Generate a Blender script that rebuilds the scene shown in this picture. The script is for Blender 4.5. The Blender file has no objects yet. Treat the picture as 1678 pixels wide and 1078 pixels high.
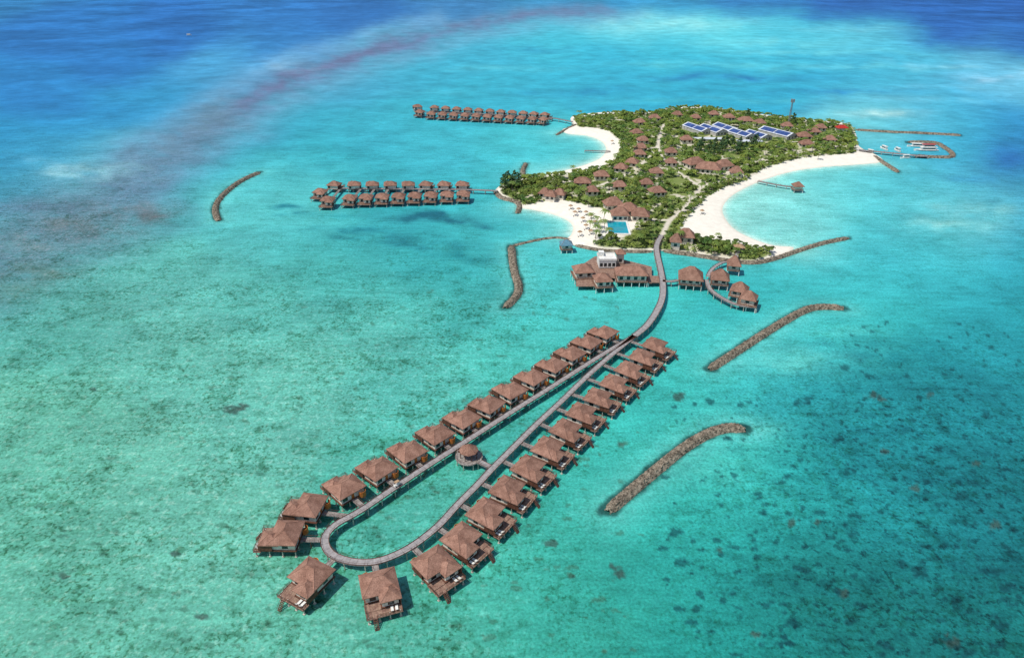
import bpy, math, random
import numpy as np
from mathutils import Vector
random.seed(7); np.random.seed(7)
scene=bpy.context.scene
COL=scene.collection
# ------------------------------------------------------------ survey (photo -> sea-level plan)
CW,CH=839.0,539.0
F=1118.7; PITCH=math.atan(619/1118.7); H=140.0
SP,CP=math.sin(PITCH),math.cos(PITCH)
def G(px,py,z=0.0):
    u=(px-CW)/F; v=(py-CH)/F
    t=(H-z)/(SP+v*CP)
    return (u*t,(CP-v*SP)*t)
def GL(pts,z=0.0): return [G(a,b,z) for a,b in pts]
def s2l(c): return c/12.92 if c<=0.04045 else ((c+0.055)/1.055)**2.4
def hx(s): return tuple(s2l(int(s[i:i+2],16)/255) for i in (0,2,4))
def catmull(P,n=6,closed=False):
    P=[np.array(p,float) for p in P]; N=len(P); out=[]
    rng=N if closed else N-1
    for i in range(rng):
        if closed: a,b,c,d=P[(i-1)%N],P[i],P[(i+1)%N],P[(i+2)%N]
        else: a,b,c,d=P[max(i-1,0)],P[i],P[i+1],P[min(i+2,N-1)]
        for k in range(n):
            t=k/n
            out.append(0.5*((2*b)+(c-a)*t+(2*a-5*b+4*c-d)*t*t+(3*b-a-3*c+d)*t**3))
    if not closed: out.append(P[-1])
    return np.array(out)
def resample(P,step):
    P=np.array(P,float); seg=np.linalg.norm(np.diff(P,axis=0),axis=1); s=np.concatenate([[0],np.cumsum(seg)])
    n=max(2,int(round(s[-1]/step))+1); q=np.linspace(0,s[-1],n)
    return np.stack([np.interp(q,s,P[:,0]),np.interp(q,s,P[:,1])],1)
def dist_poly(X,Y,P,closed=False):
    D=np.full(X.shape,1e18); n=len(P)
    for i in range(n if closed else n-1):
        ax,ay=P[i]; bx,by=P[(i+1)%n]
        dx,dy=bx-ax,by-ay; L=dx*dx+dy*dy+1e-9
        t=np.clip(((X-ax)*dx+(Y-ay)*dy)/L,0,1)
        D=np.minimum(D,(X-ax-t*dx)**2+(Y-ay-t*dy)**2)
    return np.sqrt(D)
def inside(X,Y,P):
    c=np.zeros(X.shape,bool); n=len(P)
    for i in range(n):
        x1,y1=P[i]; x2,y2=P[(i+1)%n]
        if y1==y2: continue
        c^=((y1>Y)!=(y2>Y))&(X<(x2-x1)*(Y-y1)/(y2-y1)+x1)
    return c
def vnoise(x,y,s=0.0):
    xi=np.floor(x);yi=np.floor(y);fx=x-xi;fy=y-yi
    fx=fx*fx*(3-2*fx);fy=fy*fy*(3-2*fy)
    def h(a,b):
        v=np.sin(a*127.1+b*311.7+s*17.3)*43758.5453; return v-np.floor(v)
    return (h(xi,yi)*(1-fx)+h(xi+1,yi)*fx)*(1-fy)+(h(xi,yi+1)*(1-fx)+h(xi+1,yi+1)*fx)*fy
def fbm(x,y,s=0.0,o=4):
    a=0.5;r=0;t=0
    for i in range(o):
        r=r+a*vnoise(x,y,s+i*3.1);t+=a;a*=0.5;x=x*2.03+5.1;y=y*2.03+1.7
    return r/t
# ------------------------------------------------------------ materials
MATS={}
def nt(name):
    m=bpy.data.materials.new(name); m.use_nodes=True; t=m.node_tree; t.nodes.clear()
    return m,t,t.nodes,t.links
def mixc(N,L,mode,fac,a,b):
    n=N.new('ShaderNodeMix'); n.data_type='RGBA'; n.blend_type=mode
    for i,v in ((0,fac),(6,a),(7,b)):
        if isinstance(v,(int,float)): n.inputs[i].default_value=v
        elif isinstance(v,tuple): n.inputs[i].default_value=(*v[:3],1)
        else: L.new(v,n.inputs[i])
    return n.outputs[2]
def mrange(N,L,v,a,b,c,d):
    n=N.new('ShaderNodeMapRange'); L.new(v,n.inputs[0])
    for i,q in enumerate((a,b,c,d)): n.inputs[i+1].default_value=q
    return n.outputs[0]
def noise(N,L,vec,scale,detail=4,rough=0.55):
    n=N.new('ShaderNodeTexNoise'); n.inputs['Scale'].default_value=scale
    n.inputs['Detail'].default_value=detail; n.inputs['Roughness'].default_value=rough
    L.new(vec,n.inputs['Vector']); return n.outputs['Fac']
def math_(N,L,op,a,b=None):
    n=N.new('ShaderNodeMath'); n.operation=op
    for i,v in enumerate((a,b)):
        if v is None: continue
        if isinstance(v,(int,float)): n.inputs[i].default_value=v
        else: L.new(v,n.inputs[i])
    return n.outputs[0]
def mat(name,c1,c2=None,scale=1.0,rough=0.8,amt=1.0,rand=0.0,bump=0.0,transl=0.0,spec=0.3,fine=None):
    if name in MATS: return MATS[name]
    c1=hx(c1) if isinstance(c1,str) else c1
    c2=tuple(x*0.6 for x in c1) if c2 is None else (hx(c2) if isinstance(c2,str) else c2)
    m,t,N,L=nt(name)
    geo=N.new('ShaderNodeNewGeometry'); pos=geo.outputs['Position']
    f=mrange(N,L,noise(N,L,pos,scale),0.35,0.65,0,1)
    c=mixc(N,L,'MIX',f,c1,c2)
    if fine:
        g=mrange(N,L,noise(N,L,pos,fine,2),0.3,0.7,0.7,1.25)
        c=mixc(N,L,'MULTIPLY',1.0,c,g)
    if rand:
        oi=N.new('ShaderNodeObjectInfo')
        c=mixc(N,L,'MULTIPLY',1.0,c,mrange(N,L,oi.outputs['Random'],0,1,1-rand,1+rand))
    b=N.new('ShaderNodeBsdfPrincipled'); L.new(c,b.inputs['Base Color'])
    b.inputs['Roughness'].default_value=rough; b.inputs['Specular IOR Level'].default_value=spec
    out=N.new('ShaderNodeOutputMaterial')
    if bump:
        bn=N.new('ShaderNodeBump'); bn.inputs['Strength'].default_value=bump; bn.inputs['Distance'].default_value=0.1
        L.new(noise(N,L,pos,scale*4),bn.inputs['Height']); L.new(bn.outputs[0],b.inputs['Normal'])
    if transl:
        tr=N.new('ShaderNodeBsdfTranslucent'); L.new(c,tr.inputs['Color'])
        mx=N.new('ShaderNodeMixShader'); mx.inputs[0].default_value=transl
        L.new(b.outputs[0],mx.inputs[1]); L.new(tr.outputs[0],mx.inputs[2]); L.new(mx.outputs[0],out.inputs[0])
    else: L.new(b.outputs[0],out.inputs[0])
    MATS[name]=m; return m
M_ROOF=mat('roof_shingle','997565','7e5d4f',0.5,0.9,rand=0.08,bump=0.3,fine=3.5,spec=.1)
M_RIDGE=mat('roof_ridge','957163','7c5b4d',1,0.9,spec=.1)
M_WALL=mat('painted_wall','e2dbce','c6bba9',0.8,0.8)
M_WOODO=mat('orange_timber','cc7c3a','a05c28',1.5,0.6)
M_WOODB=mat('brown_timber','6e4838','4e3024',1.2,0.7,fine=4)
M_DECK=mat('deck_timber','9a7e6c','77594d',0.9,0.8,fine=5)
M_WHITE=mat('white_paint','e6e4de','cfccc4',0.7,0.6)
M_CONC=mat('concrete','cfc8bb','9a9186',1.5,0.85)
M_GLASS=mat('dark_glass','22343a','101a1e',0.5,0.15,spec=0.6)
M_ROCK=mat('rubble_rock','9a8d7b','4c4338',0.8,0.9,bump=0.6,fine=2.5)
M_BLACK=mat('wet_rock','3d3a33','221f1b',0.8,0.7)
M_LEAF=mat('broad_leaf',(0.27,0.32,0.06),(0.075,0.165,0.035),0.11,0.6,transl=0.3,fine=0.5,rand=0.25)
M_LEAF2=mat('casuarina_needle',(0.055,0.12,0.04),(0.03,0.07,0.02),0.3,0.7,transl=0.15,fine=0.9)
M_PALM=mat('palm_frond',(0.25,0.32,0.06),(0.12,0.21,0.04),0.3,0.5,transl=0.25)
M_BARK=mat('bark','7a6a58','54473a',1,0.9)
M_THATCH=mat('thatch','b09272','8a6f55',1,0.95)
M_SOLAR=mat('solar_panel','40558c','2c4070',0.4,0.3,spec=0.5)
M_METALR=mat('metal_roof','d6d9dc','babfc6',0.4,0.5)
M_GREYW=mat('grey_wall','bdbbb6','98958f',0.4,0.8)
M_RED=mat('red_paint','c0382c','8e261e',0.8,0.6)
M_STEEL=mat('steel','9a9da0','6e7174',1,0.5)
M_POOL=mat('pool_water','1f9fae','168a9c',0.3,0.1,spec=0.5)
M_BLUE=mat('blue_roof','5f8a9c','4a7284',0.8,0.7)
def jetty_mat():
    m,t,N,L=nt('grey_planks')
    uv=N.new('ShaderNodeUVMap'); uv.uv_map='UVMap'
    sx=N.new('ShaderNodeSeparateXYZ'); L.new(uv.outputs[0],sx.inputs[0])
    fr=math_(N,L,'FRACT',math_(N,L,'MULTIPLY',sx.outputs[0],0.5))
    ln=math_(N,L,'LESS_THAN',fr,0.14)
    geo=N.new('ShaderNodeNewGeometry')
    f=mrange(N,L,noise(N,L,geo.outputs['Position'],0.8),0.35,0.65,0,1)
    c=mixc(N,L,'MIX',f,hx('a39d9b'),hx('878180'))
    fr2=math_(N,L,'FRACT',math_(N,L,'MULTIPLY',sx.outputs[0],3.0))
    c=mixc(N,L,'MULTIPLY',1.0,c,mrange(N,L,fr2,0,1,0.88,1.08))
    c=mixc(N,L,'MULTIPLY',math_(N,L,'MULTIPLY',ln,0.45),c,(0.5,0.47,0.45))
    b=N.new('ShaderNodeBsdfPrincipled'); L.new(c,b.inputs['Base Color']); b.inputs['Roughness'].default_value=0.85
    o=N.new('ShaderNodeOutputMaterial'); L.new(b.outputs[0],o.inputs[0]); return m
M_JET=jetty_mat()
# ------------------------------------------------------------ mesh builder
class MB:
    def __init__(s): s.v=[];s.f=[];s.m=[]
    def add(s,vs,fs,mi=0):
        o=len(s.v); s.v+= [tuple(v) for v in vs]; s.f+=[tuple(i+o for i in f) for f in fs]; s.m+=[mi]*len(fs)
    def box(s,x0,x1,y0,y1,z0,z1,mi=0):
        s.add([(x0,y0,z0),(x1,y0,z0),(x1,y1,z0),(x0,y1,z0),(x0,y0,z1),(x1,y0,z1),(x1,y1,z1),(x0,y1,z1)],
              [(3,2,1,0),(4,5,6,7),(0,1,5,4),(1,2,6,5),(2,3,7,6),(3,0,4,7)],mi)
    def bar(s,p,q,r,mi=0,n=4,r2=None):
        p=Vector(p);q=Vector(q);d=(q-p).normalized(); r2=r if r2 is None else r2
        a=d.cross(Vector((0,0,1)));
        if a.length<0.05: a=Vector((1,0,0))
        a.normalize(); b=d.cross(a)
        vs=[];
        for c,rr in ((p,r),(q,r2)):
            for k in range(n):
                t=2*math.pi*(k+0.5)/n; vs.append(c+a*math.cos(t)*rr+b*math.sin(t)*rr)
        fs=[(k,(k+1)%n,n+(k+1)%n,n+k) for k in range(n)]+[tuple(range(n))[::-1],tuple(range(n,2*n))]
        s.add(vs,fs,mi)
    def hip(s,cx,cy,z,w,d,h,caps=True,ridge=None,th=0.22):
        x0,x1,y0,y1=cx-w/2,cx+w/2,cy-d/2,cy+d/2
        if w>=d:
            r=(w-d)/2+0.06*w if ridge is None else ridge
            A,B=(cx-r,cy,z+h),(cx+r,cy,z+h); 
            top=[(0,1,5,4),(1,2,5),(2,3,4,5),(3,0,4)]
        else:
            r=(d-w)/2+0.06*d if ridge is None else ridge
            A,B=(cx,cy-r,z+h),(cx,cy+r,z+h)
            top=[(0,1,4),(1,2,5,4),(2,3,5),(3,0,4,5)]
        vs=[(x0,y0,z),(x1,y0,z),(x1,y1,z),(x0,y1,z),A,B,(x0,y0,z-th),(x1,y0,z-th),(x1,y1,z-th),(x0,y1,z-th)]
        s.add(vs,top+[(6,7,1,0),(7,8,2,1),(8,9,3,2),(9,6,0,3),(9,8,7,6)],0)
        if caps:
            rr=0.08
            if w>=d: prs=[(0,4),(1,5),(2,5),(3,4)]
            else: prs=[(0,4),(1,4),(2,5),(3,5)]
            for i,j in prs+[(4,5)]: s.bar(vs[i],vs[j],rr,1)
    def mesh(s,name,mats,smooth=False):
        me=bpy.data.meshes.new(name); me.from_pydata(s.v,[],s.f)
        for m in mats: me.materials.append(m)
        me.polygons.foreach_set('material_index',s.m)
        if smooth: me.polygons.foreach_set('use_smooth',[True]*len(s.f))
        me.update(); return me
def npmesh(name,V,Fq,mats,smooth=False):
    me=bpy.data.meshes.new(name); k=Fq.shape[1]
    me.vertices.add(len(V)); me.vertices.foreach_set('co',np.asarray(V,np.float32).ravel())
    me.loops.add(Fq.size); me.loops.foreach_set('vertex_index',Fq.astype(np.int32).ravel())
    me.polygons.add(len(Fq)); me.polygons.foreach_set('loop_start',np.arange(0,Fq.size,k,dtype=np.int32))
    if smooth: me.polygons.foreach_set('use_smooth',np.ones(len(Fq),bool))
    for m in mats: me.materials.append(m)
    me.update(calc_edges=True); me.validate(); return me
def obj(name,me,loc=(0,0,0),rz=0,parent=None,sc=None,label=None,cat=None,group=None,kind=None):
    o=bpy.data.objects.new(name,me); COL.objects.link(o); o.location=loc; o.rotation_euler=(0,0,rz)
    if sc is not None: o.scale=(sc,sc,sc) if isinstance(sc,(int,float)) else sc
    if parent is not None: o.parent=parent
    if label: o['label']=label
    if cat: o['category']=cat
    if group: o['group']=group
    if kind: o['kind']=kind
    return o
# ------------------------------------------------------------ outlines
LAND=[(936,192),(965,186),(1000,184),(1060,184),(1100,177),(1150,175),(1200,181),(1260,189),(1310,195),(1385,202),(1402,218),(1408,240),(1440,256),(1444,266),
(1405,270),(1350,274),(1300,281),(1258,293),(1222,308),(1196,324),(1184,342),(1190,360),(1206,377),(1236,392),(1268,402),(1300,405),(1292,414),(1262,424),(1222,428),(1150,418),
(1085,411),(1030,410),(985,408),(950,404),(925,396),(936,384),(938,370),(925,359),(900,350),(872,344),(850,340),(838,328),(812,320),(812,311),(826,300),(846,293),(870,289),(900,285),(935,277),(965,268),(985,258),(993,245),(985,232),(962,223),(928,219),(922,212),(938,206)]
VEG=[(942,194),(1000,187),(1060,187),(1100,180),(1150,178),(1200,184),(1260,192),(1310,198),(1380,205),(1398,220),(1402,243),(1395,253),(1340,257),(1300,263),(1267,272),(1242,282),(1228,294),(1205,302),(1178,312),(1158,324),(1144,341),(1128,358),(1118,372),(1116,384),
(1140,390),(1190,398),(1235,406),(1264,412),(1258,420),(1222,424),(1150,415),(1088,408),(1072,406),(1030,406),(985,404),(972,398),(992,391),(1026,385),(1038,372),(1044,358),(1036,352),(1000,352),(985,344),(950,336),(925,330),(890,331),(862,336),(848,330),(822,316),(826,305),(850,296),(880,291),(930,286),(972,279),(1003,266),(1016,250),(1013,230),(998,217),(975,211),(948,208),(944,200)]
LANDw=catmull(GL(LAND),4,True); VEGw=catmull(GL(VEG,1.0),3,True)
BEACHES=[catmull(GL(p),4) for p in (
 [(936,220),(962,223),(985,232),(993,245),(985,258),(965,268),(935,277),(885,288)],
 [(860,342),(900,350),(925,359),(938,370),(936,384)],
 [(1440,268),(1405,270),(1350,274),(1300,281),(1258,293),(1222,308),(1196,324),(1184,342),(1190,360),(1206,377),(1236,392),(1268,402),(1298,406)])]
BREAK=[
([(425,283),(408,290),(388,301),(368,317),(355,333),(353,348),(358,361)],4.4,1.7,'curved rock breakwater of dark rubble standing alone in shallow water'),
([(838,403),(840,425),(844,448),(850,468),(846,484),(828,503)],4.6,1.7,'long rock breakwater with a darker submerged skirt'),
([(838,403),(862,397),(890,391),(915,389),(935,392)],2.0,0.9,'thin low rock spur leading to the beach'),
([(1382,505),(1350,503),(1322,507),(1285,526),(1243,552),(1203,578),(1163,604)],4.2,1.9,'long grey rock breakwater bent at its far end'),
([(1220,703),(1192,701),(1160,710),(1122,732),(1081,764),(1040,798),(996,836)],4.4,2.0,'long brown rock breakwater beside pale sandy water'),
([(1088,411),(1150,420),(1200,428),(1240,430),(1275,422),(1310,410),(1350,398),(1390,390)],3.3,1.6,'curving rock revetment running off the tip of the beach'),
([(944,402),(985,410),(1030,412),(1068,412)],2.6,1.4,'rock revetment below green shrubs'),
([(862,268),(857,278),(858,290)],4.2,1.8,'short rock groyne at the beach end'),
([(812,313),(822,324),(850,333),(848,349)],4.0,1.8,'rock groyne wrapping the green point'),
([(912,221),(930,211),(945,204)],3.0,1.4,'small rock groyne beside white sand'),
([(1432,256),(1450,268),(1472,282)],4.0,1.6,'dark rock groyne off the beach tip'),
([(1402,213),(1450,216),(1520,219),(1574,222)],3.4,1.7,'thin straight harbour breakwater of rock'),
([(1488,233),(1530,234),(1548,242),(1562,254),(1548,258),(1500,256)],4.0,1.8,'hooked harbour breakwater of dark rock')]
# ------------------------------------------------------------ sea
CTRL="""0,0,1a68a8 100,50,0a60ac 50,150,086cb4 200,100,0863ae 0,230,0a7ab4 300,60,0a5aa8 450,40,1662ae 600,20,1a5ca6 750,10,2f6ba8 160,200,0b78b8 260,160,1a80b8
0,300,2a8cab 100,240,1485b6 360,110,3a86bc 430,70,1f6cb2 900,5,2a78b0 1050,8,1a78b4 1250,8,1560a8 1400,10,0e50a0 1678,0,0d4c9c 1560,40,0a52a4 1678,70,0b56a6
560,130,3494b8 650,110,28a2bc 760,80,2aa4be 900,60,2cb4c6 1050,45,58c8d2 1180,60,4cc8d2 1300,55,3ab8ca 1100,100,24b2c6 950,110,1eacc4 1250,100,2ab0c6 1400,70,4cbccc 1480,110,36b0c8 1400,130,1c9cc0
1000,140,1ca2be 1150,140,179cbc 1300,140,169abc 850,150,24a8be 750,170,22a6ba 1450,160,2ea4c2 1600,110,5ab0d0 1678,140,66bad4 1560,150,3a9cc8 1640,190,1480ba 1520,190,3caec6 1440,190,72cccc 1678,210,0c6eb2 1678,280,0a6cac 1600,240,1e92bc
360,220,2a93b4 280,270,2aa0b4 200,270,5ab2be 130,280,56adbc 480,200,259fb6 600,210,27a6b8 700,230,2eb0bd 850,230,34b8c0 920,250,3cc0c4 400,260,20a2b2 520,260,22a8b4
60,370,56909c 160,360,5a9099 230,340,4f979d 0,440,4f9796 300,330,3ea6aa 20,480,46a59c 90,430,4ea6a0
440,310,4cc0c0 500,350,45bab8 640,345,28a6b0 760,345,2ab0b8 580,385,2ca2a4 700,400,28a4a4 800,380,34b2b2 400,380,4ab8b4 430,340,54c4c0
300,450,52b4a8 100,540,4cb09f 200,500,54b4a6 300,600,58baa7 450,500,4cb6a9 550,450,3aaea6 500,600,58bca9 100,700,58b69d 250,750,5ebca4 300,880,60c0a8 100,850,58b89e 100,1000,56b69c 300,1040,58b9a0 500,1060,52b49c 400,680,5abca8
650,560,4cbaac 760,500,32b0a8 700,620,4abbac 700,1050,46b098 800,980,38b29c 900,950,2cac98 850,600,3ebcad 900,510,32b8b0 1000,500,3cc4ba 960,470,3cc2bc 900,440,3cc0bf 780,450,2ca9a8
850,700,3ab7a9 700,820,44b8a4 760,900,3cb4a0 1000,650,26b4a8 1100,640,22b4a9 980,760,2eb5a6 900,860,2eb3a0 1000,880,22ad9c 1130,820,22b4a4 1230,760,28b8aa 1300,800,10a29c
1150,520,28b6b2 1230,500,26b0b0 1300,460,28b2b4 1400,450,2eb6ba 1300,570,3cc4bc 1350,540,38bfb8 1440,530,20b0ae 1550,470,20a8ae 1500,420,28b0b6 1650,420,1ca0ae 1550,400,34b2b8
1240,340,92dcd0 1300,340,70d0ca 1360,310,62cecb 1420,300,50c4c8 1300,375,7ad4cc 1400,360,40bebf 1500,300,3cb4c0 1560,360,6cc6c4 1620,345,5cbcc0 1500,390,34b6bf 1600,300,34a8bc 1678,350,2496b4 1460,240,3cb2c4 1550,215,34a8c4
1450,600,0c969a 1350,620,149ca0 1250,640,1ca7ab 1550,620,088e96 1678,560,0e949c 1600,540,129ba2 1400,720,0c9698 1550,720,06888c 1678,680,06868c 1600,830,057f82 1450,860,0a9090 1300,900,0e968e 1200,880,12a096 1100,950,129d90 1000,1000,20a290 1250,1010,08887e 1400,1000,08827a 1600,1000,067874 1678,1070,05746e 1150,1060,0c8e82 950,1070,289d8a 1678,850,047c80 1080,600,34beb2 1180,600,36c2b8 1120,740,28b9aa 1160,700,3cc4b6 1400,545,34beb6"""
CT=[c.split(',') for c in CTRL.split()]
cx=np.array([float(c[0]) for c in CT]);cy=np.array([float(c[1]) for c in CT]);cc=np.array([hx(c[2]) for c in CT])
def to_plan(X,Y):
    zc=np.maximum(Y*CP+H*SP,8.0)
    return np.clip(X/zc*F+CW,-500,2200), np.clip((-Y*SP+H*CP)/zc*F+CH,-70,1350)
def sea():
    rows=np.concatenate([np.arange(1500,1090,-20.0),np.arange(1090,-30,-3.0),np.array([-35,-45,-55,-62,-68,-72])])
    r=[]
    for py in rows:
        a=PITCH+math.atan((py-CH)/F); r.append(H/math.tan(min(a,1.35)))
    r=sorted(set([0.5]+[round(q,3) for q in r]+[30000.0,60000.0])); r=np.array(r)
    ang=np.concatenate([np.arange(-180,-50,5.0),np.arange(-50,50,0.14),np.arange(50,180,5.0)]); ang=np.radians(ang)
    R,A=np.meshgrid(r,ang,indexing='ij'); X=(R*np.sin(A)).ravel(); Y=(R*np.cos(A)).ravel()
    nr,na=R.shape
    i=np.arange(nr-1)[:,None]; j=np.arange(na)[None,:]; j2=(j+1)%na
    Fq=np.stack([i*na+j,i*na+j2,(i+1)*na+j2,(i+1)*na+j],-1).reshape(-1,4)[:,::-1]
    px0,py0=to_plan(X,Y)
    sc=0.35+py0/900
    wx=(fbm(px0/90,py0/45,1)-.5)*70+(fbm(X/14,Y/14,5,3)-.5)*16*sc; wy=(fbm(px0/90,py0/45,2)-.5)*38+(fbm(X/14,Y/14,6,3)-.5)*10*sc
    px=px0+wx; py=py0+wy
    Wt=np.zeros_like(X); C=np.zeros((len(X),3))
    for a,b,c in zip(cx,cy,cc):
        sy=16+b*0.055; sx=44+b*0.03
        d=((px-a)/sx)**2+((py-b)/sy)**2
        w=np.exp(-d/2)+2e-4/(1+d)**2
        Wt+=w; C+=w[:,None]*c
    C/=Wt[:,None]
    left=np.clip((1050-px0)/300,0,1)*np.clip((py0-380)/120,0,1)
    right=np.clip((px0-1000)/350,0,1)*np.clip((py0-500)/200,0,1)
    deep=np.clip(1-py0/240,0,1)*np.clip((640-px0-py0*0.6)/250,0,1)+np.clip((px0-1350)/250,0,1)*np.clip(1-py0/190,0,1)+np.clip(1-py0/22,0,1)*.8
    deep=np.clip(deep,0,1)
    blue=np.clip((C[:,2]-C[:,1]*1.35)/0.2,0,1)[:,None]     # open-ocean water: cleaner azure
    C=C*(1-blue)+C*np.array((0.9,1.28,1.04))*blue
    C=C*(1-left[:,None])+C*np.array((1.12,0.95,0.93))*left[:,None]
    C=C*(1-right[:,None])+C*np.array((0.9,0.90,0.92))*right[:,None]
    def blend(c,w):
        nonlocal C
        C=C*(1-w[:,None])+np.array(hx(c))*w[:,None]
    rag=fbm(px0/30,py0/11,12); rag2=fbm(px0/14,py0/4,14)
    def stroke(pts,wd,c,s,soft=1.0,nz=0.5,sq=1.0,grow=0.0,r2=False):
        P=[(a,b*sq) for a,b in pts]
        d=dist_poly(px0+wx*nz,(py0+wy*nz)*sq,P)
        wdd=wd*(1+grow*py0/300)
        w=s*np.exp(-(d/wdd)**2*soft)
        w*=(0.45+1.0*rag) if not r2 else (0.2+.8*rag+.8*rag2)
        blend(c,np.clip(w,0,1))
    def blob(a,b,rx,ry,c,s,nz=0.5,rg=0.0):
        d=((px0+wx*nz-a)/rx)**2+((py0+wy*nz-b)/ry)**2
        w=s*np.exp(-d*1.2)
        if rg: w*=np.clip(1+rg*(rag-.5)*3,0,2)
        blend(c,np.clip(w,0,1))
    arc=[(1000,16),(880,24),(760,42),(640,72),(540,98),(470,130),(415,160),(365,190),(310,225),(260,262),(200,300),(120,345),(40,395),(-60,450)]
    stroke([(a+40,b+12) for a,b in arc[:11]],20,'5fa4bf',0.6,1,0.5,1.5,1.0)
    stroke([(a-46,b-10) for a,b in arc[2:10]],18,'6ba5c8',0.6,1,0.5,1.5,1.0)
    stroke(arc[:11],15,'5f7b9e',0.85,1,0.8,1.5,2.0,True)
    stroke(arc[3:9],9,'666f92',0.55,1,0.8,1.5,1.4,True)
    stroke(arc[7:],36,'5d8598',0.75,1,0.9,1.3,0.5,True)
    for q in ((130,372,100,20,'667f84',.75),(40,402,80,20,'658588',.65),(200,340,70,16,'637c84',.75),(235,355,30,9,'655f5c',.6),(20,340,50,12,'5c8ea6',.5),(90,340,60,10,'5b7c90',.5),(60,440,70,14,'628a80',.6),(10,470,60,20,'5a8a7c',.5)): blob(*q,.6,1.2)
    blob(150,274,75,12,'86c2cc',0.5,1.2,1.5); blob(110,287,50,8,'8cc8d0',0.4,1.2,1.5); blob(60,262,40,8,'6fb4c8',0.4,.9,1.2); blob(470,112,40,10,'8cbcd4',0.3,.9,1)
    blob(1090,42,120,14,'8adad8',0.65,.5,.8); blob(1240,72,120,9,'66d0d6',0.5,.5,.8); blob(1450,188,60,6,'b0e0da',0.8,.5,.8); blob(1650,125,70,6,'8cc8de',0.6,.8,1.2)
    blob(1500,165,110,5,'66c0d4',0.6,.5,.8); blob(1540,108,90,4,'84ccdc',0.5,.8,1.2); blob(1400,48,90,5,'6ac8d4',0.5,.5,.8); blob(1330,88,150,4,'5ccad4',0.6,.5,.8); blob(1180,108,170,5,'4cc4cf',0.6,.5,.8); blob(1420,112,140,4,'56c2d0',0.6,.5,.8); blob(1600,142,120,4,'5eb8d2',.6,.5,.8)
    blob(1200,128,140,6,'0c7eae',0.75,.5,.8); blob(1380,150,110,5,'0f84b4',0.65,.5,.8); blob(960,150,110,7,'0f8cb0',0.65,.5,.8); blob(1290,165,150,4,'3cb4c6',0.5,.5,.8)
    blob(1050,165,110,4,'3ab6c4',0.45,.5,.8); blob(820,110,90,5,'48bccb',0.5,.5,.8); blob(700,150,80,5,'3cb0c2',0.5,.5,.8); blob(880,80,70,5,'1690b4',0.4,.5,.8)
    blob(1560,60,120,22,'0a5aa8',0.5); blob(1655,262,50,30,'085ca4',0.8); blob(1600,290,60,8,'1884b6',.4,.6,.8); blob(1330,26,160,5,'1a78b6',0.5)
    blob(1565,365,60,14,'86d0ca',0.55,.9,1.2); blob(1610,340,50,10,'78c8c8',0.5,.9,1.2); blob(1540,335,40,6,'70c6c8',0.5,.5,.8)
    for q in ((700,357,50,8,'0f6676',1.1),(752,364,45,6,'0f6676',1.0),(790,372,25,4,'13707e',.7),(465,339,24,5,'187f8a',1.0),(480,352,26,4,'218a92',.9),(590,380,90,8,'13808a',.9),(650,388,50,6,'107682',.8),(690,400,80,9,'137e88',.8),(750,418,60,12,'148a8e',.7),(530,358,50,6,'1f9ba0',.6),(560,392,40,5,'158088',.7),(720,440,50,8,'168e90',.5)): blob(*q,.6,1.0)
    blob(1450,580,170,26,'078c92',0.65,.8,.9); blob(1560,640,150,40,'057b82',0.55,.8,.9); blob(1380,650,130,28,'0a8c90',0.5,.8,.9); blob(1500,780,170,34,'04747a',.55,.9,1.2); blob(1350,950,150,34,'04706e',.5,.9,1.2); blob(1620,930,110,44,'036468',.6,.9,1.2); blob(1480,700,90,16,'057078',.4,.9,1.3)
    blob(1290,590,90,22,'5cd2c6',0.6,.5,.6); blob(1175,770,70,30,'44c8b6',0.5,.5,.6); blob(1240,700,50,16,'50ccc0',0.55,.5,.6); blob(1210,545,60,14,'48c6be',0.4,.5,.6); blob(1380,545,60,10,'50cabf',.5,.5,.6)
    for pts,w,h,_ in BREAK:
        P=resample(catmull(GL(pts),4),4); near=(np.abs(X-P[:,0].mean())<200)&(np.abs(Y-P[:,1].mean())<200)&(Y>30)
        d=np.full(X.shape,1e6); d[near]=dist_poly(X[near]+(fbm(X[near]/3,Y[near]/3,3)-.5)*2,Y[near]+(fbm(X[near]/3,Y[near]/3,4)-.5)*2,P)
        if w>4 : blend('74d4c8',0.3*np.exp(-(d/(w*1.8))**2))
        blend('1c4a44',np.clip(0.9*(1-(d-w*0.5)/1.3),0,0.9))
    near=(X>-60)&(X<380)&(Y>250)&(Y<760)
    for B,(l,s) in zip(BEACHES,((16,0.75),(13,0.8),(11,0.8))):
        d=np.full(X.shape,1e6); d[near]=dist_poly(X[near],Y[near],B)
        d=d*(0.7+0.6*fbm(X/18,Y/18,8))
        blend('8fdccf',s*np.exp(-(d/l)**1.3)); blend('cfeadb',0.8*np.exp(-(d/(l*0.22))**1.5))
    fr_=fbm(X/1.6,Y/1.6,51,3)
    def heads(L_,c,mx=.8):
        for a,b,rx,ry in L_:
            sel=(np.abs(px0-a)<rx*2.5)&(np.abs(py0-b)<ry*2.5+6)
            d=np.sqrt(((px0[sel]-a)/rx)**2+((py0[sel]-b)/ry)**2)+(fr_[sel]-.5)*1.8
            w=np.zeros(len(X)); w[sel]=np.clip((1-d)*1.8,0,mx); blend(c,w)
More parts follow.
